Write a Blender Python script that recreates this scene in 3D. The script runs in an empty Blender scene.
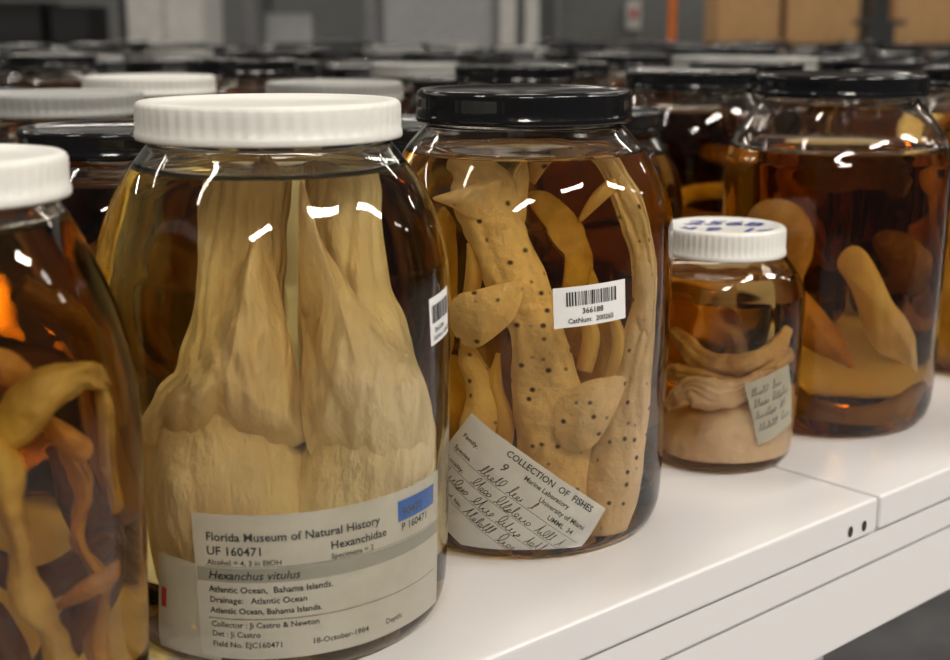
import bpy, math, random
from mathutils import Vector, noise
random.seed(7)
T=0.90            # shelf height
CAMH=0.288
YAW=math.radians(41.2); PITCH=math.radians(13.0); FPX=1318.0
SC=bpy.context.scene
COL=SC.collection
try: SC.view_settings.view_transform='Standard'
except Exception: pass

# ---------------------------------------------------------------- helpers
def link(o,parent=None):
    COL.objects.link(o)
    if parent is not None: o.parent=parent
    return o
def empty(name,loc=(0,0,0),rz=0):
    o=bpy.data.objects.new(name,None); o.location=loc; o.rotation_euler=(0,0,rz); o.empty_display_size=.05
    return link(o)
def mesh(name,V,F,mat=None,smooth=True,mats=None,mi=None):
    m=bpy.data.meshes.new(name); m.from_pydata([tuple(v) for v in V],[],F); m.update()
    if mats:
        for q in mats: m.materials.append(q)
    elif mat: m.materials.append(mat)
    if mi:
        for p,i in zip(m.polygons,mi): p.material_index=i
    if smooth:
        for p in m.polygons: p.use_smooth=True
    return m
def obj(name,me,parent=None,loc=None,rot=None):
    o=bpy.data.objects.new(name,me)
    if loc: o.location=loc
    if rot: o.rotation_euler=rot
    return link(o,parent)
def boxes(name,lst,mats,bevel=0.0,parent=None,rz=0,loc=(0,0,0)):
    V=[];F=[];MI=[]
    for x0,x1,y0,y1,z0,z1,mi in lst:
        b=len(V)
        V+=[(x0,y0,z0),(x1,y0,z0),(x1,y1,z0),(x0,y1,z0),(x0,y0,z1),(x1,y0,z1),(x1,y1,z1),(x0,y1,z1)]
        F+=[(b,b+3,b+2,b+1),(b+4,b+5,b+6,b+7),(b,b+1,b+5,b+4),(b+1,b+2,b+6,b+5),(b+2,b+3,b+7,b+6),(b+3,b,b+4,b+7)]
        MI+=[mi]*6
    o=obj(name,mesh(name,V,F,mats=mats,mi=MI,smooth=False),parent,loc,(0,0,rz))
    if bevel>0:
        md=o.modifiers.new('bevel','BEVEL'); md.width=bevel; md.segments=3; md.limit_method='ANGLE'
    return o
def RF(R,F):
    return (R*math.cos(YAW)+F*math.sin(YAW), -R*math.sin(YAW)+F*math.cos(YAW))

# ---------------------------------------------------------------- materials
def newmat(name):
    m=bpy.data.materials.new(name); m.use_nodes=True
    nt=m.node_tree; nt.nodes.clear()
    return m,nt,nt.nodes.new('ShaderNodeOutputMaterial')
def pmat(name,col,rough=.5,spec=.5,noise_amt=0,noise_scale=20,col2=None,bump=0,bscale=60,metal=0,coat=0,stretch=(1,1,1),bdist=.004,transl=0):
    m,nt,out=newmat(name)
    p=nt.nodes.new('ShaderNodeBsdfPrincipled')
    p.inputs['Roughness'].default_value=rough; p.inputs['Specular IOR Level'].default_value=spec
    p.inputs['Metallic'].default_value=metal; p.inputs['Coat Weight'].default_value=coat
    tc=nt.nodes.new('ShaderNodeTexCoord'); mp=nt.nodes.new('ShaderNodeMapping'); mp.inputs['Scale'].default_value=stretch
    nt.links.new(tc.outputs['Object'],mp.inputs[0])
    n=nt.nodes.new('ShaderNodeTexNoise'); n.inputs['Scale'].default_value=noise_scale; n.inputs['Detail'].default_value=4
    nt.links.new(mp.outputs[0],n.inputs['Vector'])
    r=nt.nodes.new('ShaderNodeValToRGB')
    c2=col2 or tuple(c*(1-.12) for c in col)
    r.color_ramp.elements[0].position=.35; r.color_ramp.elements[1].position=.65
    r.color_ramp.elements[0].color=(*c2,1); r.color_ramp.elements[1].color=(*col,1)
    nt.links.new(n.outputs['Fac'],r.inputs[0]); nt.links.new(r.outputs[0],p.inputs['Base Color'])
    if bump>0:
        n2=nt.nodes.new('ShaderNodeTexNoise'); n2.inputs['Scale'].default_value=bscale; n2.inputs['Detail'].default_value=5
        nt.links.new(mp.outputs[0],n2.inputs['Vector'])
        b=nt.nodes.new('ShaderNodeBump'); b.inputs['Strength'].default_value=bump; b.inputs['Distance'].default_value=bdist
        nt.links.new(n2.outputs['Fac'],b.inputs['Height']); nt.links.new(b.outputs[0],p.inputs['Normal'])
    if transl>0:      # thin tissue lets light through
        t=nt.nodes.new('ShaderNodeBsdfTranslucent'); nt.links.new(r.outputs[0],t.inputs['Color'])
        mx=nt.nodes.new('ShaderNodeMixShader'); mx.inputs[0].default_value=transl
        nt.links.new(p.outputs[0],mx.inputs[1]); nt.links.new(t.outputs[0],mx.inputs[2]); nt.links.new(mx.outputs[0],out.inputs[0])
    else: nt.links.new(p.outputs[0],out.inputs[0])
    return m
def dotted(name,col,dot,scale=118,th=.10):
    m=pmat(name,col,.42,.4,col2=tuple(c*.70 for c in col),noise_scale=24,bump=.6,bscale=80,bdist=.006)
    nt=m.node_tree; p=[n for n in nt.nodes if n.type=='BSDF_PRINCIPLED'][0]
    ramp=[n for n in nt.nodes if n.type=='VALTORGB'][0]
    tc=[n for n in nt.nodes if n.type=='TEX_COORD'][0]
    v=nt.nodes.new('ShaderNodeTexVoronoi'); v.inputs['Scale'].default_value=scale
    v.inputs['Randomness'].default_value=.7
    nt.links.new(tc.outputs['Object'],v.inputs['Vector'])
    r=nt.nodes.new('ShaderNodeValToRGB'); r.color_ramp.elements[0].position=th; r.color_ramp.elements[1].position=th+.12
    r.color_ramp.elements[0].color=(1,1,1,1); r.color_ramp.elements[1].color=(0,0,0,1)
    nt.links.new(v.outputs['Distance'],r.inputs[0])
    mx=nt.nodes.new('ShaderNodeMixRGB'); mx.inputs[2].default_value=(*dot,1)
    nt.links.new(r.outputs[0],mx.inputs[0]); nt.links.new(ramp.outputs[0],mx.inputs[1]); nt.links.new(mx.outputs[0],p.inputs['Base Color'])
    return m
def fluid(name,Tr,ior=1.42):
    m,nt,out=newmat(name)
    g=nt.nodes.new('ShaderNodeBsdfGlass'); g.inputs['IOR'].default_value=ior; g.inputs['Roughness'].default_value=0
    nt.links.new(g.outputs[0],out.inputs['Surface'])
    s=[-math.log(t)/.1 for t in Tr]; D=max(s)
    a=nt.nodes.new('ShaderNodeVolumeAbsorption'); a.inputs['Density'].default_value=D
    a.inputs['Color'].default_value=(1-s[0]/D,1-s[1]/D,1-s[2]/D,1)
    nt.links.new(a.outputs[0],out.inputs['Volume'])
    return m

M_white=pmat('white_plastic',(.80,.785,.74),.35)
M_grey=pmat('grey_plastic',(.34,.34,.32),.4)
M_black=pmat('black_plastic',(.006,.006,.007),.14,.45)
M_shelf=pmat('white_powder_coat',(.73,.715,.72),.32,.5,col2=(.70,.685,.69),noise_scale=3)
M_dark=pmat('dark_hole',(.02,.02,.02),.6)
M_paper=pmat('label_paper',(.74,.71,.62),.7,.2,noise_scale=40,col2=(.66,.62,.52))
M_tag=pmat('white_tag',(.86,.85,.84),.6,.2)
M_paper2=pmat('aged_label_paper',(.66,.62,.50),.7,.2,noise_scale=40)
M_ink=pmat('ink',(.02,.02,.02),.6)
M_inkg=pmat('ink_grey',(.08,.07,.06),.6)
M_band=pmat('label_band',(.42,.40,.33),.7)
M_blue=pmat('blue_sticker',(.03,.16,.62),.5)
M_blueink=pmat('blue_ink',(.03,.05,.35),.5)
M_red=pmat('red_ink',(.6,.05,.04),.5)
M_cream=pmat('pale_shark_skin',(1.0,.84,.56),.36,.4,col2=(.76,.54,.29),noise_scale=13,bump=1.0,bscale=60,stretch=(1,1,.4),bdist=.010,transl=.15)
M_spot=dotted('spotted_skin',(.94,.68,.42),(.08,.035,.015))
M_fin=pmat('fin_skin',(.98,.74,.34),.4,.4,col2=(.80,.52,.20),noise_scale=20,bump=.5,transl=.3)
M_spec_y=pmat('yellow_flesh',(.86,.56,.12),.35,.45,col2=(.42,.21,.03),noise_scale=24,bump=.8,bdist=.008,transl=.2)
M_spec_o=pmat('orange_flesh',(.78,.40,.11),.35,.45,col2=(.44,.18,.04),noise_scale=24,bump=.8,bdist=.008,transl=.2)
M_spec_t=pmat('tan_flesh',(.80,.52,.24),.35,.4,col2=(.44,.23,.08),noise_scale=30,bump=.9,bdist=.008,transl=.2)
M_spec_c=pmat('pale_flesh',(.97,.72,.46),.4,.4,col2=(.78,.50,.28),noise_scale=26,bump=.8,bdist=.008,transl=.15)
M_spec_b=pmat('brown_flesh',(.32,.16,.04),.35,.4,col2=(.11,.045,.012),noise_scale=20,bump=.8,bdist=.008,transl=.2)
F_pale=fluid('pale_fluid',(.92,.82,.47))
F_gold=fluid('golden_fluid',(.82,.65,.25))
F_amber=fluid('amber_fluid',(.70,.45,.11))
F_deep=fluid('deep_amber_fluid',(.60,.37,.06))
F_orange=fluid('orange_fluid',(.84,.60,.22))
F_dark=fluid('dark_amber_fluid',(.36,.19,.035))

# ---------------------------------------------------------------- jar parts
def crv(pts,n=6):
    out=[]
    P=[pts[0]]+list(pts)+[pts[-1]]
    for i in range(1,len(P)-2):
        p0,p1,p2,p3=P[i-1:i+3]
        for k in range(n):
            t=k/n
            out.append(tuple(.5*((2*b)+(-a+c)*t+(2*a-5*b+4*c-d)*t*t+(-a+3*b-3*c+d)*t**3) for a,b,c,d in zip(p0,p1,p2,p3)))
    out.append(tuple(pts[-1]))
    return out
def lathe(prof,seg=96,rib=None):
    V=[];F=[];rings=[]
    for q in prof:
        r,z=q[0],q[1]; fl=q[2] if len(q)>2 else 0
        if r<1e-6: V.append((0,0,z)); rings.append([len(V)-1]); continue
        ring=[]
        for i in range(seg):
            a=2*math.pi*i/seg; rr=r-(rib if (fl and (i%4 in(0,1))) else 0)
            V.append((rr*math.cos(a),rr*math.sin(a),z)); ring.append(len(V)-1)
        rings.append(ring)
    for A,B in zip(rings,rings[1:]):
        if len(A)==1 and len(B)==1: continue
        for i in range(seg):
            j=(i+1)%seg
            if len(A)==1: F.append((A[0],B[j],B[i]))
            elif len(B)==1: F.append((A[i],A[j],B[0]))
            else: F.append((A[i],A[j],B[j],B[i]))
    return V,F
def jar_body_mesh(H,R,rn,level,mat,shoulder=.60,seg=96,irr=.0011):
    zs=H*shoulder; zn=H*.925
    d=R-rn
    ctl=[(R*.60,.0045),(R*.70,.003),(R*.79,.0),(R*.88,.0025),(R*.945,.012),(R*.968,.028),(R*.985,H*.28),(R*.997,zs*.72),(R,zs),
         (R-d*.07,zs+(zn-zs)*.25),(R-d*.27,zs+(zn-zs)*.52),(R-d*.62,zs+(zn-zs)*.80),(rn+.0010,zn),(rn-.0012,zn+.004),(rn-.0012,H-.002)]
    out=crv(ctl,5)
    lz=H*level
    inner=[(r-.0032,z) for r,z in out if z>lz and r<R*1.01]
    inner.reverse()
    rl=min((abs(z-lz),r) for r,z in out if z>H*.3)[1]-.0032
    prof=[(0,.0062),(R*.3,.006)]+out+[(rn-.0018,H),(rn-.0042,H)]+inner+[(rl,lz+.0008),(rl-.0015,lz),(0,lz-.0002)]
    V,F=lathe(prof,seg)
    W=[]
    for x,y,z in V:      # moulded glass is never perfectly round
        h=math.hypot(x,y)
        if h>R*.5 and z<zn:
            n=noise.noise(Vector((x*22+R*99,y*22,z*14)))*irr+noise.noise(Vector((x*60,y*60+R*50,z*45)))*irr*.35
            x*=1+n/h; y*=1+n/h
        W.append((x,y,z))
    return mesh('jar_glass_with_fluid',W,F,mat)
def lid_mesh(r,h,mat,ribs=True,seg=240):
    prof=[(0,h-.0016),(r-.009,h-.0016),(r-.007,h-.0008),(r-.005,h),(r-.0022,h),(r-.0008,h-.0008),(r,h-.0024,1),(r,h-.005,1),(r,h*.5,1),(r,.0040,1),
          (r+.0004,.0034),(r+.0006,.001),(r+.0002,0),(r-.002,0),(r-.002,h-.004),(0,h-.004)]
    V,F=lathe(list(reversed(prof)),seg,.0005 if ribs else .00012)
    return mesh('jar_lid',V,F,mat)

def make_pt(X,Y):
    R0=X*math.cos(YAW)-Y*math.sin(YAW); F0=X*math.sin(YAW)+Y*math.cos(YAW)
    L=math.hypot(R0,F0); ux,uy=R0/L,F0/L
    def pt(px,py,dy):
        a=(px-475)/FPX; b=(330-py)/FPX
        d=(a, math.cos(PITCH)+b*math.sin(PITCH), -math.sin(PITCH)+b*math.cos(PITCH))
        k=(L+dy)/(d[0]*ux+d[1]*uy)
        R,F,Z=d[0]*k,d[1]*k,CAMH+d[2]*k
        return Vector(((R-R0)*uy-(F-F0)*ux, dy, Z))
    return pt,L
IOR=1.42
def magfix(v,RJ,mx=None):
    s=max(0,min(1.7,(RJ+v.y)/RJ)); m=IOR/(IOR-(IOR-1)*s)
    x=v.x/m; y=v.y; lim=RJ-.0065
    h=math.hypot(x,y)
    if h>lim: x*=lim/h; y*=lim/h
    return Vector((x,y,max(v.z,.0085)))
def loft(pts,seg=18,sub=7,rough=.0,fs=30,seed=0,folds=0,famp=0):
    P=crv(pts,sub); V=[];F=[]
    n=len(P)
    for i,p in enumerate(P):
        c=Vector(p[:3]); t=(Vector(P[min(i+1,n-1)][:3])-Vector(P[max(i-1,0)][:3]))
        if t.length<1e-7: t=Vector((0,0,1))
        t.normalize(); W=t.cross(Vector((0,1,0)))
        if W.length<.15: W=t.cross(Vector((0,0,1)))
        W.normalize(); D=W.cross(t)
        a=max(abs(p[3]),.0004); b=max(abs(p[4]),.0004)
        for k in range(seg):
            th=2*math.pi*k/seg
            q=c+W*(a*math.cos(th))+D*(b*math.sin(th))
            dirv=(W*math.cos(th)+D*math.sin(th))
            if rough:
                nn=noise.noise(q*fs+Vector((seed,0,0)))+.5*noise.noise(q*fs*2.3+Vector((0,seed,0)))
                q=q+dirv*nn*rough
            if folds:
                ph=3.0*noise.noise(Vector((seed,c.z*16,th*.8)))
                f=abs(math.sin(folds*th*.5+ph))**.6-.5
                f*=.5+noise.noise(Vector((q.x*18,seed*2,q.z*10)))
                q=q+dirv*f*famp
            V.append(q)
    for i in range(n-1):
        for k in range(seg):
            j=(k+1)%seg
            F.append((i*seg+k,i*seg+j,(i+1)*seg+j,(i+1)*seg+k))
    F.append(tuple(range(seg-1,-1,-1))); F.append(tuple((n-1)*seg+k for k in range(seg)))
    return V,F
def specimen(name,J,strokes,mat,rough=.002,fs=30,name_seed=0,seg=32,sub=9,folds=0,famp=0):
    V=[];F=[]
    pt=J['pt']; RJ=J['R']; sc=FPX/(J['L']*.975+.03)
    for si,st in enumerate(strokes):
        pts=[]
        for (px,py,dy,hw,th) in st:
            v=pt(px,py,dy); pts.append((v.x,v.y,v.z,hw/sc,th))
        v,f=loft(pts,seg=seg,sub=sub,rough=rough,fs=fs,seed=si*3.1+name_seed,folds=folds,famp=famp)
        b=len(V); V+=[magfix(q,RJ) for q in v]; F+=[tuple(i+b for i in q) for q in f]
    m=mesh(name,V,F,mat); o=obj(name,m,J['e'])
    return o
def sheets(name,J,lst,mat,th=.003,wave=.002,wfx=40,wfz=14,nr=14,sub=7):
    """thin membranes / fins: list of (outline, dy_edge, bulge) - thin closed shells, wrinkled"""
    V=[];F=[]; pt=J['pt']; RJ=J['R']
    for si,(outl,dy,bul) in enumerate(lst):
        P=outl; n=len(P); O=[]
        for i in range(n):
            p0,p1,p2,p3=P[i-1],P[i],P[(i+1)%n],P[(i+2)%n]
            for k in range(sub):
                t=k/sub
                O.append(tuple(.5*((2*b)+(-a+c)*t+(2*a-5*b+4*c-d)*t*t+(-a+3*b-3*c+d)*t**3) for a,b,c,d in zip(p0,p1,p2,p3)))
        cx=sum(p[0] for p in O)/len(O); cy=sum(p[1] for p in O)/len(O); m=len(O)
        for side in (0,1):
            base=len(V)
            for r in range(nr+1):
                f=1-r/nr
                for (x,y) in O:
                    X=cx+(x-cx)*f; Y=cy+(y-cy)*f
                    v=pt(X,Y,dy)
                    w=noise.noise(Vector((v.x*wfx+si*5,v.z*wfz,si)))+.5*noise.noise(Vector((v.x*wfx*2.6,v.z*wfz*2.2,si+4)))
                    yy=dy-bul*(1-f*f)+w*wave*1.6+(th*(1-f**5) if side else 0)
                    v=pt(X,Y,max(yy,-RJ+.008)); V.append(magfix(v,RJ))
            for r in range(nr):
                for i in range(m):
                    j=(i+1)%m; q=(base+r*m+i,base+r*m+j,base+(r+1)*m+j,base+(r+1)*m+i)
                    F.append(q if side==0 else q[::-1])
    return obj(name,mesh(name,V,F,mat),J['e'])

def jar(X,Y,H,R,rl,lidmat,fluidmat,level=.9,lidh=.017,shoulder=.70,ribs=True,seg=128,name='specimen_jar'):
    rz=math.atan2(Y,X)-math.pi/2
    e=empty(name,(X,Y,T),rz)
    HG=H-.003
    obj('glass_body',jar_body_mesh(HG,R,rl-.0040,level,fluidmat,shoulder,seg),e)
    obj('screw_lid',lid_mesh(rl,lidh,lidmat,ribs),e,(0,0,H-lidh))
    pt,L=make_pt(X,Y)
    return dict(e=e,pt=pt,L=L,R=R,H=H)

# ---------------------------------------------------------------- text & labels
def text_mesh_data(s,size,shear=0,bold=0):
    c=bpy.data.curves.new('t','FONT'); c.body=s; c.size=size; c.shear=shear; c.resolution_u=2; c.offset=bold
    o=bpy.data.objects.new('t',c); COL.objects.link(o)
    bpy.context.view_layer.update()
    dg=bpy.context.evaluated_depsgraph_get()
    m=bpy.data.meshes.new_from_object(o.evaluated_get(dg))
    V=[v.co.copy() for v in m.vertices]; F=[tuple(p.vertices) for p in m.polygons]
    bpy.data.objects.remove(o); bpy.data.curves.remove(c); bpy.data.meshes.remove(m)
    return V,F
def scribble(w,size,seed):
    """cursive handwriting as a thin ribbon of slanted loops"""
    rnd=random.Random(seed*7+3); V=[];F=[]; x=0; hw=size*.030
    while x<w:
        nl=rnd.randint(4,9); pts=[]
        for l in range(nl):
            if x>w: break
            lw=size*rnd.uniform(.26,.46); h=size*(rnd.uniform(.30,.42) if rnd.random()<.72 else rnd.uniform(.75,1.0))
            dn=size*.35 if rnd.random()<.1 else 0; loop=rnd.uniform(.05,.26)*size
            if l==0: h=size*rnd.uniform(.8,1.05)
            for k in range(9):
                t=k/9; y=.5*h*(1-math.cos(2*math.pi*t))-dn*math.sin(math.pi*t)*(t>.5)
                pts.append((x+lw*t+loop*math.sin(2*math.pi*t)+.35*y,y))
            x+=lw
        x+=size*rnd.uniform(.35,.7)
        for i,(a,b) in enumerate(pts):
            c=pts[min(i+1,len(pts)-1)]; d=pts[max(i-1,0)]
            dx,dy=c[0]-d[0],c[1]-d[1]; l=math.hypot(dx,dy) or 1
            V.append(Vector((a-dy/l*hw,b+dx/l*hw,0))); V.append(Vector((a+dy/l*hw,b-dx/l*hw,0)))
            if i: k=len(V)-4; F.append((k,k+1,k+3,k+2))
    return V,F
def label(J,r,ang,z,w,h,tilt=0,texts=(),rects=(),paper=None,name='paper_label',zmin=.008,scrib=(),wave=0):
    ca,sa=math.cos(math.radians(tilt)),math.sin(math.radians(tilt)); a0=math.radians(ang)
    def mp(u,v,dr):
        uu=u*ca-v*sa; vv=u*sa+v*ca; a=a0+uu/r
        rr=r+dr-wave*(.5+.5*math.sin(u*90+v*60))
        return (rr*math.sin(a),-rr*math.cos(a),max(zmin,z+vv))
    V=[];F=[];MI=[];mats=[paper or M_paper]
    def mi(m):
        if m not in mats: mats.append(m)
        return mats.index(m)
    def grid(x0,y0,x1,y1,dr,m,nx,ny):
        b=len(V)
        for j in range(ny+1):
            for i in range(nx+1): V.append(mp(x0+(x1-x0)*i/nx,y0+(y1-y0)*j/ny,dr))
        for j in range(ny):
            for i in range(nx):
                q=b+j*(nx+1)+i; F.append((q,q+1,q+nx+2,q+nx+1)); MI.append(m)
    grid(-w/2,-h/2,w/2,h/2,0,0,40,24)
    for k,(x0,y0,x1,y1,m) in enumerate(rects):
        grid(x0,y0,x1,y1,.0003,mi(m),max(1,int(abs(x1-x0)/.003)),1+int(abs(y1-y0)/.006))
    def place(tv,tf,x,y,m,rot=0):
        b=len(V); k=mi(m); cr,sr=math.cos(rot),math.sin(rot)
        for v in tv: V.append(mp(x+v.x*cr-v.y*sr,y+v.x*sr+v.y*cr,.0005))
        for f in tf: F.append(tuple(i+b for i in f)); MI.append(k)
    for t in texts:
        s,size,x,y,m=t[:5]; sh=t[5] if len(t)>5 else 0; rot=math.radians(t[6]) if len(t)>6 else 0
        place(*text_mesh_data(s,size,sh,size*.012),x,y,m,rot)
    for i,(x,y,ww,sz,m) in enumerate(scrib):
        place(*scribble(ww,sz,i+11),x,y,m)
    return obj(name,mesh(name,V,F,mats=mats,mi=MI),J['e'])
def barcode(x0,y0,w,h,seed=1):
    rnd=random.Random(seed); out=[]; x=x0
    while x<x0+w:
        bw=rnd.choice([.00035,.0006,.0009]); out.append((x,y0,x+bw,y0+h,M_ink)); x+=bw+rnd.choice([.00035,.0006,.0008])
    return out

# ================================================================ FRONT ROW
J1=jar(.1765,.5140,.2405,.0705,.0490,M_white,F_deep,.90,lidh=.0165,shoulder=.55)
J2=jar(.3380,.5320,.2545,.0840,.0615,M_white,F_pale,.885,shoulder=.68)
J3=jar(.5190,.5506,.2535,.0860,.0608,M_black,F_gold,.87,ribs=False,shoulder=.70,lidh=.0175)
J4=jar(.699,.5460,.159,.0550,.0405,M_white,F_orange,.82,lidh=.0190,shoulder=.70)
J5=jar(.8400,.5560,.2545,.0815,.0605,M_black,F_amber,.80,ribs=False,shoulder=.74,lidh=.0155)
J6=jar(1.075,.560,.2545,.079,.0610,M_black,F_orange,.86,ribs=False,lidh=.016)

# jar 2 : pale shark folded in the jar
specimen('folded_pale_shark',J2,[
 [(250,168,.0,20,.010),(252,182,.0,40,.014),(246,240,-.005,40,.016),(238,300,-.01,42,.020),(236,370,-.012,60,.028),(222,430,-.015,82,.032),(228,500,-.02,88,.034),(255,570,-.02,86,.03),(280,625,-.01,60,.02)],
 [(342,168,.0,20,.010),(342,182,.0,36,.014),(343,240,-.005,38,.018),(350,300,-.01,44,.022),(366,370,-.012,60,.028),(372,430,-.015,70,.032),(362,500,-.02,78,.034),(345,570,-.02,80,.03),(320,625,-.01,60,.02)],
],M_cream,.0042,28,seg=110,sub=18,folds=13,famp=.0036)
sheets('draped_skin',J2,[
 ([(258,236),(278,290),(294,350),(306,412),(303,432),(262,441),(215,436),(170,443),(132,436),(136,416),(166,388),(198,352),(222,312),(242,272)],-.034,.020),
 ([(303,190),(322,245),(356,290),(402,332),(438,378),(452,430),(444,480),(402,500),(352,486),(320,456),(303,424),(297,340),(298,260)],-.032,.022),
],M_cream,th=.009,wave=.0044,wfx=60,wfz=22,nr=34,sub=12)
k=.84
lt=[(s,a*k,b*k,c*k,m)+tuple(r) for s,a,b,c,m,*r in [
 ('Florida Museum of Natural History',.0066,-.061,.0265,M_ink),('UF 160471',.0068,-.061,.0185,M_ink),('Hexanchidae',.0064,.004,.0185,M_ink),
 ('Alcohol = 4, 3 in EtOH',.0042,-.061,.0130,M_inkg),('Specimens = 2',.0042,.004,.0130,M_inkg),
 ('Hexanchus vitulus',.0066,-.061,.0050,M_ink,.25),
 ('Atlantic Ocean,  Bahama Islands.',.0050,-.061,-.0025,M_ink),('Drainage:   Atlantic Ocean',.0048,-.061,-.0085,M_ink),('Atlantic Ocean, Bahama Islands.',.0046,-.061,-.0145,M_ink),
 ('Collector : Ji Castro & Newton',.0045,-.061,-.0225,M_inkg),('Det : Ji Castro',.0045,-.061,-.0280,M_inkg),('Field No. EJC160471            18-October-1984         Depth:',.0045,-.061,-.0340,M_inkg),
 ('P 160471',.0062,.048,.0175,M_ink)]]
lt=[(s,a,b-.0075,c,*r) for s,a,b,c,*r in lt]
lt.append(('90471',.0060,.0335,.0215,M_inkg))
label(J2,.0780,18,.0455,.130,.069,1,lt,[(.031,.0195,.059,.0295,M_blue),(-.060,.0100,.060,.0102,M_inkg),(-.064,.0028,.064,.0094,M_band),(-.060,-.0150,.060,-.0147,M_inkg)])
label(J2,.0770,-34,.030,.035,.050,-6,[],[(-.0155,-.002,-.0125,.008,M_red)],M_paper2,name='second_paper_label')
label(J2,.0844,63,.1570,.024,.0225,5,[('366184',.0035,-.008,-.0055,M_ink),('CatNum: 160471',.003,-.010,-.009,M_ink)],barcode(-.010,-.001,.020,.0085,3),M_tag,name='barcode_label')

# jar 3 : spotted specimens
specimen('spotted_shark',J3,[
 [(446,176,-.02,6,.003),(462,180,-.025,20,.005),(482,206,-.030,31,.007),(500,240,-.034,24,.008),(518,280,-.038,28,.008),(536,325,-.040,25,.008),(546,380,-.041,31,.008),(556,440,-.040,36,.009),(560,500,-.036,34,.009),(555,530,-.03,20,.01)],
 [(524,176,-.02,3,.003),(518,192,-.028,9,.004),(512,220,-.032,11,.005),(506,250,-.034,8,.004)],
 [(530,196,.0,4,.002),(548,172,-.005,9,.002),(578,160,-.010,11,.002),(608,170,-.015,12,.002),(632,205,-.02,14,.003),(650,250,-.022,15,.004),(655,300,-.026,17,.005),(644,360,-.034,25,.006),(632,420,-.040,33,.008),(620,480,-.042,35,.008),(606,530,-.036,20,.006)],
],M_spot,.0020,34,seg=56,sub=14,folds=7,famp=.0026)
sheets('spotted_fins',J3,[
 ([(500,190),(488,220),(470,222),(450,212),(428,203),(448,198),(472,192)],-.040,.003),
 ([(522,280),(516,310),(498,330),(476,343),(456,334),(447,310),(456,292),(476,286),(500,280)],-.048,.006),
 ([(555,400),(580,380),(608,374),(632,376),(625,398),(612,422),(594,442),(572,446),(556,432)],-.052,.006),
 ([(645,262),(663,264),(668,300),(664,345),(650,335),(642,310)],-.034,.003),
],M_spot,th=.003,wave=.0020)
sheets('yellow_fins',J3,[
 ([(524,207),(548,203),(577,222),(594,250),(590,288),(572,304),(560,288),(566,262),(548,236)],-.020,.006),
 ([(592,262),(608,300),(614,345),(602,374),(570,374),(554,350),(564,318),(580,295)],-.020,.006),
 ([(440,215),(456,235),(458,290),(450,345),(432,350),(424,300),(428,250)],-.01,.006),
],M_spec_y,th=.003,wave=.002)
specimen('narrow_tails',J3,[
 [(580,225,-.02,3,.002),(598,208,-.024,7,.003),(620,196,-.02,7,.003),(640,200,-.01,5,.002)],
 [(470,240,-.03,3,.002),(474,270,-.034,8,.004),(468,300,-.03,7,.003)],
 [(500,345,-.03,3,.002),(496,380,-.036,8,.004),(506,420,-.038,9,.004),(500,460,-.036,6,.003)],
 [(580,300,-.028,3,.002),(592,330,-.034,8,.004),(584,365,-.036,8,.004)],
 [(610,300,-.03,3,.002),(622,340,-.034,8,.004),(610,375,-.036,7,.003)],
],M_fin,.001,30,folds=3,famp=.0008)
specimen('yellow_tissue',J3,[
 [(450,350,0,12,.005),(446,380,-.015,20,.008),(448,420,-.02,24,.008),(470,480,-.02,28,.010),(500,520,-.02,22,.010)],
 [(600,350,.02,10,.006),(590,400,.02,24,.008),(595,450,.01,30,.010),(600,520,0,26,.012)],
],M_spec_y,.003,34,seg=40,sub=10,folds=7,famp=.003)
specimen('pale_tail',J3,[
 [(462,335,-.03,3,.002),(470,352,-.03,12,.004),(486,390,-.035,17,.006),(478,430,-.04,18,.006),(492,475,-.04,14,.005)],
],M_spot,.0018,30,folds=5,famp=.0016)
label(J3,.0800,-6,.0300,.096,.066,-37,
 [('Family.',.0038,-.044,.0190,M_inkg),('9',.0070,-.018,.0180,M_inkg,.2),('Species.',.0038,-.044,.0100,M_inkg),('Locality.',.0038,-.044,.0015,M_inkg),('Date & Ref. No.',.0036,-.044,-.0155,M_inkg),
  ('COLLECTION  OF  FISHES',.0052,-.020,.0265,M_ink),('Marine Laboratory',.0040,-.004,.0212,M_inkg),('University of Miami',.0040,.010,.0160,M_inkg),('UMML  34',.0040,.020,.0105,M_inkg)],
 [(-.044,.0085,.044,.0087,M_inkg),(-.044,.0000,.044,.0002,M_inkg),(-.044,-.0085,.044,-.0083,M_inkg),(-.044,-.0170,.044,-.0168,M_inkg)],M_tag,name='handwritten_label',
 scrib=[(-.026,.0095,.036,.0072,M_inkg),(-.025,.0010,.060,.0068,M_inkg),(-.042,-.0075,.070,.0072,M_inkg),(-.018,-.0160,.056,.0072,M_inkg)],wave=.0022)
label(J3,.0863,25,.1455,.043,.0215,3,[('366188',.0042,-.006,-.0040,M_ink),('CatNum:  200265',.0037,-.014,-.0086,M_ink)],barcode(-.0145,.0005,.029,.0075,5),M_tag,name='barcode_label')

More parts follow.
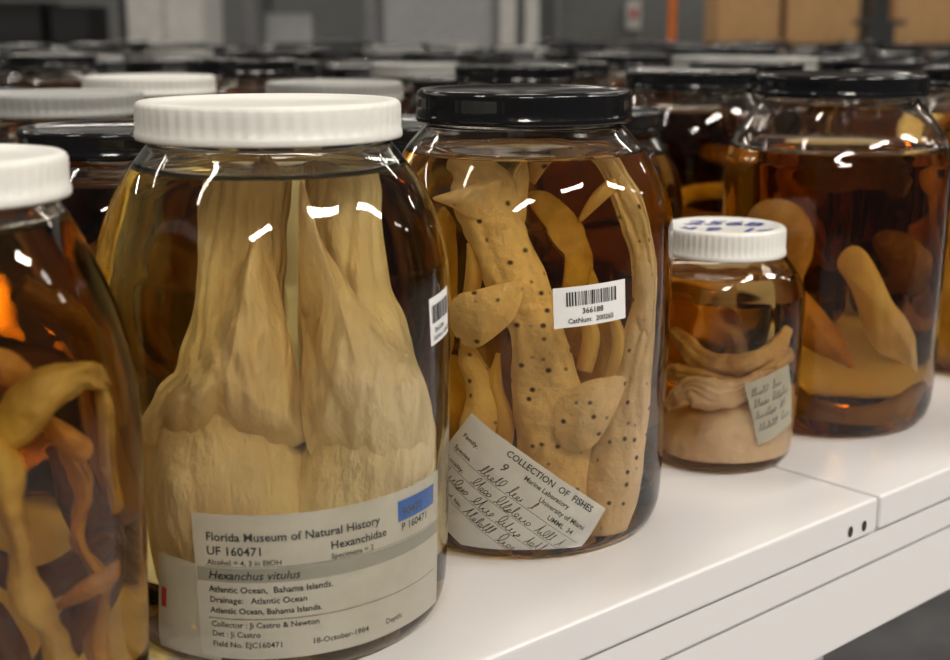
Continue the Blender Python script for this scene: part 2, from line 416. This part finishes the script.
# jar 4 : small jar, brown mass over pale tissue
specimen('pale_tissue_mass',J4,[
 [(732,474,.0,30,.020),(732,464,.0,64,.046),(731,440,.0,68,.049),(730,412,.0,66,.048),(728,394,.0,58,.040),(726,384,.0,30,.02)],
 [(668,402,-.02,6,.003),(690,386,-.034,12,.006),(715,396,-.040,14,.006),(742,390,-.038,12,.006),(765,378,-.03,10,.005),(790,364,-.01,4,.003)],
],M_spec_c,.0050,45,seg=72,sub=14,folds=9,famp=.005)
specimen('brown_coiled_mass',J4,[
 [(672,328,.0,6,.004),(684,340,-.01,10,.004),(700,354,-.02,12,.005),(728,364,-.026,11,.005),(756,358,-.026,10,.005),(782,342,-.01,10,.004),(792,328,.0,5,.003)],
 [(672,368,.0,8,.006),(700,374,-.025,9,.005),(735,382,-.03,8,.005),(770,366,-.02,9,.005),(792,350,0,8,.005)],
],M_spec_t,.003,40,seg=40,folds=5,famp=.002)
label(J4,.0523,44,.047,.036,.044,16,[],[],M_paper2,name='handwritten_label',scrib=[(-.016,.012,.026,.006,M_inkg),(-.016,.004,.028,.006,M_inkg),(-.016,-.004,.024,.006,M_inkg),(-.016,-.013,.028,.006,M_inkg)])
for s,x,y,sz in (('2568',-.028,.006,.026),('# 9  14',-.034,-.021,.022)):
    tv,tf=text_mesh_data(s,sz,.3,.0004)
    obj('lid_writing',mesh('lid_writing',tv,tf,M_blueink,False),J4['e'],(x,y,.159-.0012))

# jar 5
sheets('amber_fish',J5,[
 ([(742,244),(740,218),(754,202),(778,197),(800,204),(814,226),(814,252),(804,276),(806,300),(790,296),(780,270),(782,248),(774,238),(758,242)],-.040,.010),
],M_spec_t,th=.007,wave=.0016,nr=20)
sheets('orange_fin',J5,[
 ([(790,280),(808,290),(828,312),(845,336),(855,363),(838,358),(812,347),(792,332),(780,308)],-.040,.006),
],M_spec_o,th=.004,wave=.0014,nr=20)
specimen('brown_fins',J5,[
 [(770,360,.0,8,.004),(788,385,-.015,12,.004),(815,404,-.025,14,.004),(860,414,-.03,14,.004),(905,402,-.02,14,.004),(935,380,0,6,.003)],
 [(800,165,.02,10,.003),(830,170,.02,16,.004),(880,172,.02,14,.004),(910,186,.01,8,.003)],
],M_spec_b,.002,34,seg=40,folds=6,famp=.002)
sheets('pale_fin',J5,[
 ([(838,264),(842,250),(854,243),(866,250),(880,272),(894,298),(912,318),(928,342),(940,374),(918,365),(898,357),(880,350),(866,330),(856,300),(848,280)],-.046,.006),
],M_fin,th=.004,wave=.0018,nr=20)
sheets('dark_fins',J5,[
 ([(870,232),(900,226),(935,250),(930,285),(905,290),(885,262)],.01,.006),
],M_spec_b,th=.004,wave=.002)
specimen('orange_tissue',J6,[
 [(940,200,-.01,20,.01),(970,250,-.02,30,.02),(960,320,-.02,30,.02),(970,380,-.01,20,.02)],
],M_spec_y,.002,30)
label(J6,.0794,-27,.135,.020,.03,0,[],[],M_tag,name='paper_label')

# jar 1 : tangle of long bodies
specimen('yellow_eel_coils',J1,[
 [(-60,480,-.03,10,.006),(-20,452,-.040,16,.008),(10,425,-.046,17,.007),(42,395,-.048,19,.006),(75,378,-.044,17,.005),(103,374,-.04,12,.004),(122,382,-.03,3,.002)],
 [(-10,430,-.046,10,.006),(8,462,-.048,14,.008),(10,500,-.050,12,.007),(20,545,-.052,10,.006),(28,590,-.052,16,.008),(50,625,-.052,12,.007),(62,655,-.050,15,.008),(80,700,-.04,14,.008)],
 [(108,380,-.03,4,.003),(116,405,-.03,14,.005),(112,450,-.02,10,.004),(120,500,-.01,8,.003)],
 [(60,420,.0,5,.004),(82,470,.0,8,.006),(76,520,-.005,8,.006),(98,570,-.01,8,.006),(92,630,-.01,9,.006),(110,670,-.01,8,.005)],
],M_spec_y,.0028,55,seg=40,sub=10,folds=5,famp=.0020)
sheets('orange_skin_folds',J1,[
 ([(50,600),(74,578),(104,564),(134,556),(132,574),(104,588),(74,597)],-.038,.003),
 ([(-30,340),(0,348),(20,356),(42,380),(20,388),(-10,378),(-30,365)],-.04,.004),
 ([(40,410),(70,420),(96,440),(84,456),(56,440)],-.03,.004),
],M_spec_o,th=.003,wave=.0018)
specimen('dark_viscera',J1,[
 [(60,430,.02,14,.008),(90,540,.02,18,.008),(70,600,.02,20,.010),(30,650,.02,20,.01)],
 [(-80,600,.0,20,.01),(-20,600,.0,20,.01),(10,660,-.01,20,.01)],
 [(20,300,.02,10,.006),(80,340,.02,14,.006),(110,420,.02,10,.006)],
 [(-60,560,.01,10,.006),(-20,540,.01,16,.006),(30,560,.01,16,.006),(70,545,.01,14,.006),(105,520,.01,8,.005)],
],M_spec_b,.003,36,folds=6,famp=.002)

# ================================================================ second rows seen above / between
def generic_contents(seed,R=.078,H=.235):
    rnd=random.Random(seed); V=[];F=[]
    for k in range(4):
        pts=[]; a=rnd.uniform(0,6.28); z=rnd.uniform(.015,.05)
        for i in range(7):
            a+=rnd.uniform(.5,1.1); r=rnd.uniform(.2,.62)*R; z+=rnd.uniform(.005,.035); z=min(z,H*.78)
            w=(.004 if i in(0,6) else rnd.uniform(.008,.016))
            pts.append((r*math.cos(a),r*math.sin(a),z,w,w*.4))
        v,f=loft(pts,seg=16,sub=5,rough=.003,seed=k+seed,folds=4,famp=.002); b=len(V); V+=v; F+=[tuple(i+b for i in q) for q in f]
    return V,F
gen=[]
for s,m in ((1,M_spec_y),(2,M_spec_b),(3,M_spec_o),(4,M_spec_b)):
    V,F=generic_contents(s); gen.append(mesh('coiled_specimen',V,F,m))
bodies={}
for nm,fm in (('amber',F_amber),('gold',F_gold),('dark',F_dark),('orange',F_orange),('deep',F_deep)):
    bodies[nm]=jar_body_mesh(.2465,.078,.0575,.86,fm,.68,64)
lids={'b':lid_mesh(.0615,.0165,M_black,False,120),'g':lid_mesh(.0615,.0165,M_grey,True),'w':lid_mesh(.0615,.0165,M_white,True)}
def shared_jar(X,Y,H,lid,fl,k,parent=None,spec=True):
    s=H/.2495
    if parent is None:
        e=empty('specimen_jar',(X,Y,T)); off=(0,0,0)
    else: e=parent; off=(X,Y,T)
    b=obj('glass_body',bodies[fl],e,off); b.scale=(1,1,s)
    l=obj('screw_lid',lids[lid],e,(off[0],off[1],off[2]+H-.0165))
    if spec:
        g=obj('coiled_specimen',gen[k%4],e,off,(0,0,random.uniform(0,6.28))); g.scale=(1,1,s)
placed=[(.1765,.514),(.338,.532),(.519,.5506),(.699,.546),(.84,.556),(1.075,.56)]
for X,Y,H,l,f,kk in [(.391,.798,.225,'b','dark',3),(.432,.971,.239,'g','deep',3),(.602,1.154,.242,'w','gold',1),(.7925,1.30,.252,'b','amber',3),
   (.701,.994,.239,'g','deep',1),(1.176,1.469,.236,'g','amber',1),(1.03,1.196,.228,'b','dark',3),(1.187,1.193,.244,'b','deep',3),
   (.975,.8075,.248,'b','deep',0),(1.348,.853,.25,'b','gold',1),(1.367,1.012,.25,'g','deep',3)]:
    shared_jar(X,Y,H,l,f,kk); placed.append((X,Y))
rows=empty('rows_of_specimen_jars')
def tryput(X,Y):
    R0=X*math.cos(YAW)-Y*math.sin(YAW); F0=X*math.sin(YAW)+Y*math.cos(YAW)
    if F0<.6 or F0>3.75 or abs(R0)>F0*.40+.15: return
    px=475+1353*R0/F0
    if F0<1.3 and 590<px<780: return
    for a,b in placed:
        if math.hypot(a-X,b-Y)<.160: return
    placed.append((X,Y))
    H=random.choice([.225,.235,.24,.245,.25]) 
    if F0<1.3: H=.225
    l=random.choice('bbbbbbbgbb' if F0>1.5 else 'b')
    shared_jar(X,Y,H,l,random.choice(['amber','gold','dark','deep','deep'] if F0>1.3 else ['dark','deep']),random.randrange(4),rows,F0<2.4)
for (y0,y1) in ((.715,1.50),(1.76,2.72),(2.96,3.92)):
    Y=y0
    while Y<=y1:
        X=-.5+random.uniform(0,.1)
        while X<3.75:
            tryput(X+random.uniform(-.006,.006),Y+random.uniform(-.008,.008)); X+=.0885 if Y<1.5 else .171
        Y+=.0875 if Y<1.5 else .172

# ================================================================ shelving
def shelf(y0,y1,name='storage_shelf',xs=(-1.3,.7050,.7080,2.7,2.703,3.85)):
    L=[]; xe=xs[-1]
    for i in range(0,len(xs),2):
        a,b=xs[i],xs[i+1]
        L.append((a,b,y0,y1,-.0225,0,0))
    e=empty(name,(0,0,T))
    boxes('deck_panels',L,[M_shelf],.0022,e)
    beams=[(-1.3,xe,y0+.004,y0+.03,-.046,-.0235,0),(-1.3,xe,y0+.009,y0+.03,-.100,-.0465,0),
           (-1.3,xe,y1-.03,y1-.004,-.10,-.0235,0)]
    for x in (-1.3,.66,2.66,xe-.05):
        beams+=[(x,x+.05,y0+.035,y0+.08,-T,-.0235,0),(x,x+.05,y1-.08,y1-.035,-T,-.0235,0),(x,x+.05,y0+.03,y1-.03,-.08,-.03,0)]
    boxes('frame',beams,[M_shelf],.0018,e)
    return e
S1=shelf(.421,1.60)
V=[];F=[]
for cx in (.675,.690):
    b=len(V)
    for i in range(16):
        a=2*math.pi*i/16; V.append((cx+.0025*math.cos(a),.4206,-.0150+.0036*math.sin(a)))
    F.append(tuple(range(b,b+16)))
obj('lip_holes',mesh('lip_holes',V,F,M_dark,False),S1)
shelf(1.66,2.80); shelf(2.86,4.0)

# ================================================================ room
M_floor=pmat('polished_concrete',(.75,.75,.76),.35,.5,col2=(.45,.45,.46),noise_scale=6)
M_wall=pmat('wall_paint',(.20,.205,.20),.7)
M_wallR=pmat('wall_paint_warm',(.20,.18,.15),.7)
M_ceil=pmat('ceiling_paint',(.4,.4,.4),.8)
boxes('floor',[(-4,12,-4,9,-.1,0,0)],[M_floor])
boxes('wall_back',[(-4,12,8,8.15,0,3.4,0)],[M_wall])
boxes('wall_right',[(11,11.15,-4,8,0,3.4,0)],[M_wallR])
boxes('ceiling',[(-4,12,-4,8.15,3.4,3.5,0)],[M_ceil])
M_steel=pmat('galvanised_steel',(.30,.30,.31),.35,.5,metal=.6)
M_door=pmat('grey_door',(.48,.49,.50),.5)
M_col=pmat('white_post',(.66,.65,.62),.5)
M_orange=pmat('orange_pipe',(.95,.24,.03),.4)
M_card=pmat('cardboard',(.62,.36,.16),.8)
M_darkm=pmat('dark_metal',(.03,.03,.03),.4)
M_redp=pmat('red_plastic',(.6,.02,.02),.4)
def at(px,F):
    return RF((px-475)/1353.0*F,F)
def bg(name,px,F,lst,mats,bevel=.003):
    x,y=at(px,F)
    return boxes(name,lst,mats,bevel,None,-YAW,(x,y,0))
def rack(px,F,w,name='steel_rack',items=True,mats=None,top=2.3,zs=(.15,.65,1.06,1.32,1.75,2.2)):
    L=[]
    for sx in (-w/2,w/2-.05):
        for sy in (0,.45): L.append((sx,sx+.05,sy,sy+.05,0,top,0))
    for z in zs: L.append((-w/2,w/2,0,.5,z,z+.035,0))
    if items:
        x=-w/2+.08
        while x<w/2-.3:
            ww=random.uniform(.15,.3); 
            for z in (.685,1.095,1.355): L.append((x,x+ww,.08,.42,z,z+random.uniform(.10,.2),random.choice([1,2])))
            x+=ww+.05
    return bg(name,px,F,L,mats or [M_steel,M_darkm,M_door])
rack(20,6.1,1.0,mats=[M_darkm,M_darkm,M_wall])
rack(310,5.6,.55,mats=[M_steel,M_door,M_col])
bg('storage_cabinet',165,5.0,[(-.14,.14,0,.4,0,1.9,0),(-.13,-.005,-.012,0,.1,1.85,0),(.005,.13,-.012,0,.1,1.85,0),(.012,.02,-.03,-.012,.95,1.1,1)],[M_col,M_darkm])
bg('door_1',435,6.8,[(-.29,.29,0,.05,0,2.1,0),(-.33,-.29,-.02,.06,0,2.15,1),(.29,.33,-.02,.06,0,2.15,1),(-.33,.33,-.02,.06,2.1,2.15,1),(.2,.24,-.05,0,1.0,1.02,1)],[M_door,M_steel])
for p,w in ((508,.035),(532,.03)):
    bg('support_post',p,5.9,[(-w,w,0,.06,0,3.4,0),(-w-.02,w+.02,-.03,.09,0,.02,0),(-w-.02,w+.02,-.03,.09,3.38,3.4,0)],[M_col])
bg('room_divider_panel',645,7.3,[(-.46,.46,0,.04,0,2.4,0),(-.48,-.46,-.02,.06,0,2.42,1),(.46,.48,-.02,.06,0,2.42,1),(-.48,.48,-.02,.06,2.4,2.43,1)],[M_wall,M_steel])
bg('switch_box',634,7.18,[(-.035,.035,0,.1,1.17,1.32,0),(-.017,.017,-.015,0,1.23,1.27,1)],[M_col,M_redp])
V,F=lathe([(0,0),(.018,0),(.018,3.38),(0,3.38)],24); x,y=at(672,5.8)
obj('orange_pipe',mesh('orange_pipe',V,F,M_orange),None,(x,y,0))
# low rack carrying boxes, dark stand in front of it
rack(860,5.9,1.24,name='low_steel_rack',items=False,mats=[M_darkm],top=1.10,zs=(.15,.6,1.075))
for p,w in ((752,.135),(826,.16),(950,.22)):
    bg('cardboard_box',p,5.9,[(-w,w,.06,.42,1.112,1.48,0),(-w,w,.21,.27,1.48,1.482,1)],[M_card,M_col],.002)
bg('equipment_stand',881,5.2,[(-.03,.03,0,.06,0,1.9,0),(-.09,.09,-.02,.08,1.19,1.21,0),(-.05,.05,-.02,.08,1.10,1.19,0),(-.10,.10,-.06,.12,0,.03,0),(-.07,.07,.0,.06,1.88,1.93,0)],[M_darkm])

# ================================================================ lights
w=bpy.data.worlds.new('world'); SC.world=w; w.use_nodes=True
w.node_tree.nodes['Background'].inputs[0].default_value=(1,.94,.86,1); w.node_tree.nodes['Background'].inputs[1].default_value=.10
def strip(x,y,z,lx,ly,e,col=(1,.935,.84)):
    l=bpy.data.lights.new('ceiling_tube','AREA'); l.shape='RECTANGLE'; l.size=lx; l.size_y=ly; l.energy=e; l.color=col
    o=bpy.data.objects.new('ceiling_tube_light',l); o.location=(x,y,z); link(o)
for y,en in ((-1.4,50),(.9,13),(3.4,8),(5.6,17)):
    for x in (-1.2,.7,2.6,4.5,6.6):
        strip(x,y,T+2.1,1.0,.24 if y<0 else .12,en if (x<3 or y>5) else 9)

cam=bpy.data.cameras.new('camera'); cam.sensor_width=36; cam.lens=FPX/950*36; cam.clip_start=.02
cam.dof.use_dof=True; cam.dof.focus_distance=.68; cam.dof.aperture_fstop=8
co=bpy.data.objects.new('camera',cam); co.location=(0,0,T+CAMH); co.rotation_euler=(math.pi/2-PITCH,0,-YAW); link(co)
SC.camera=co
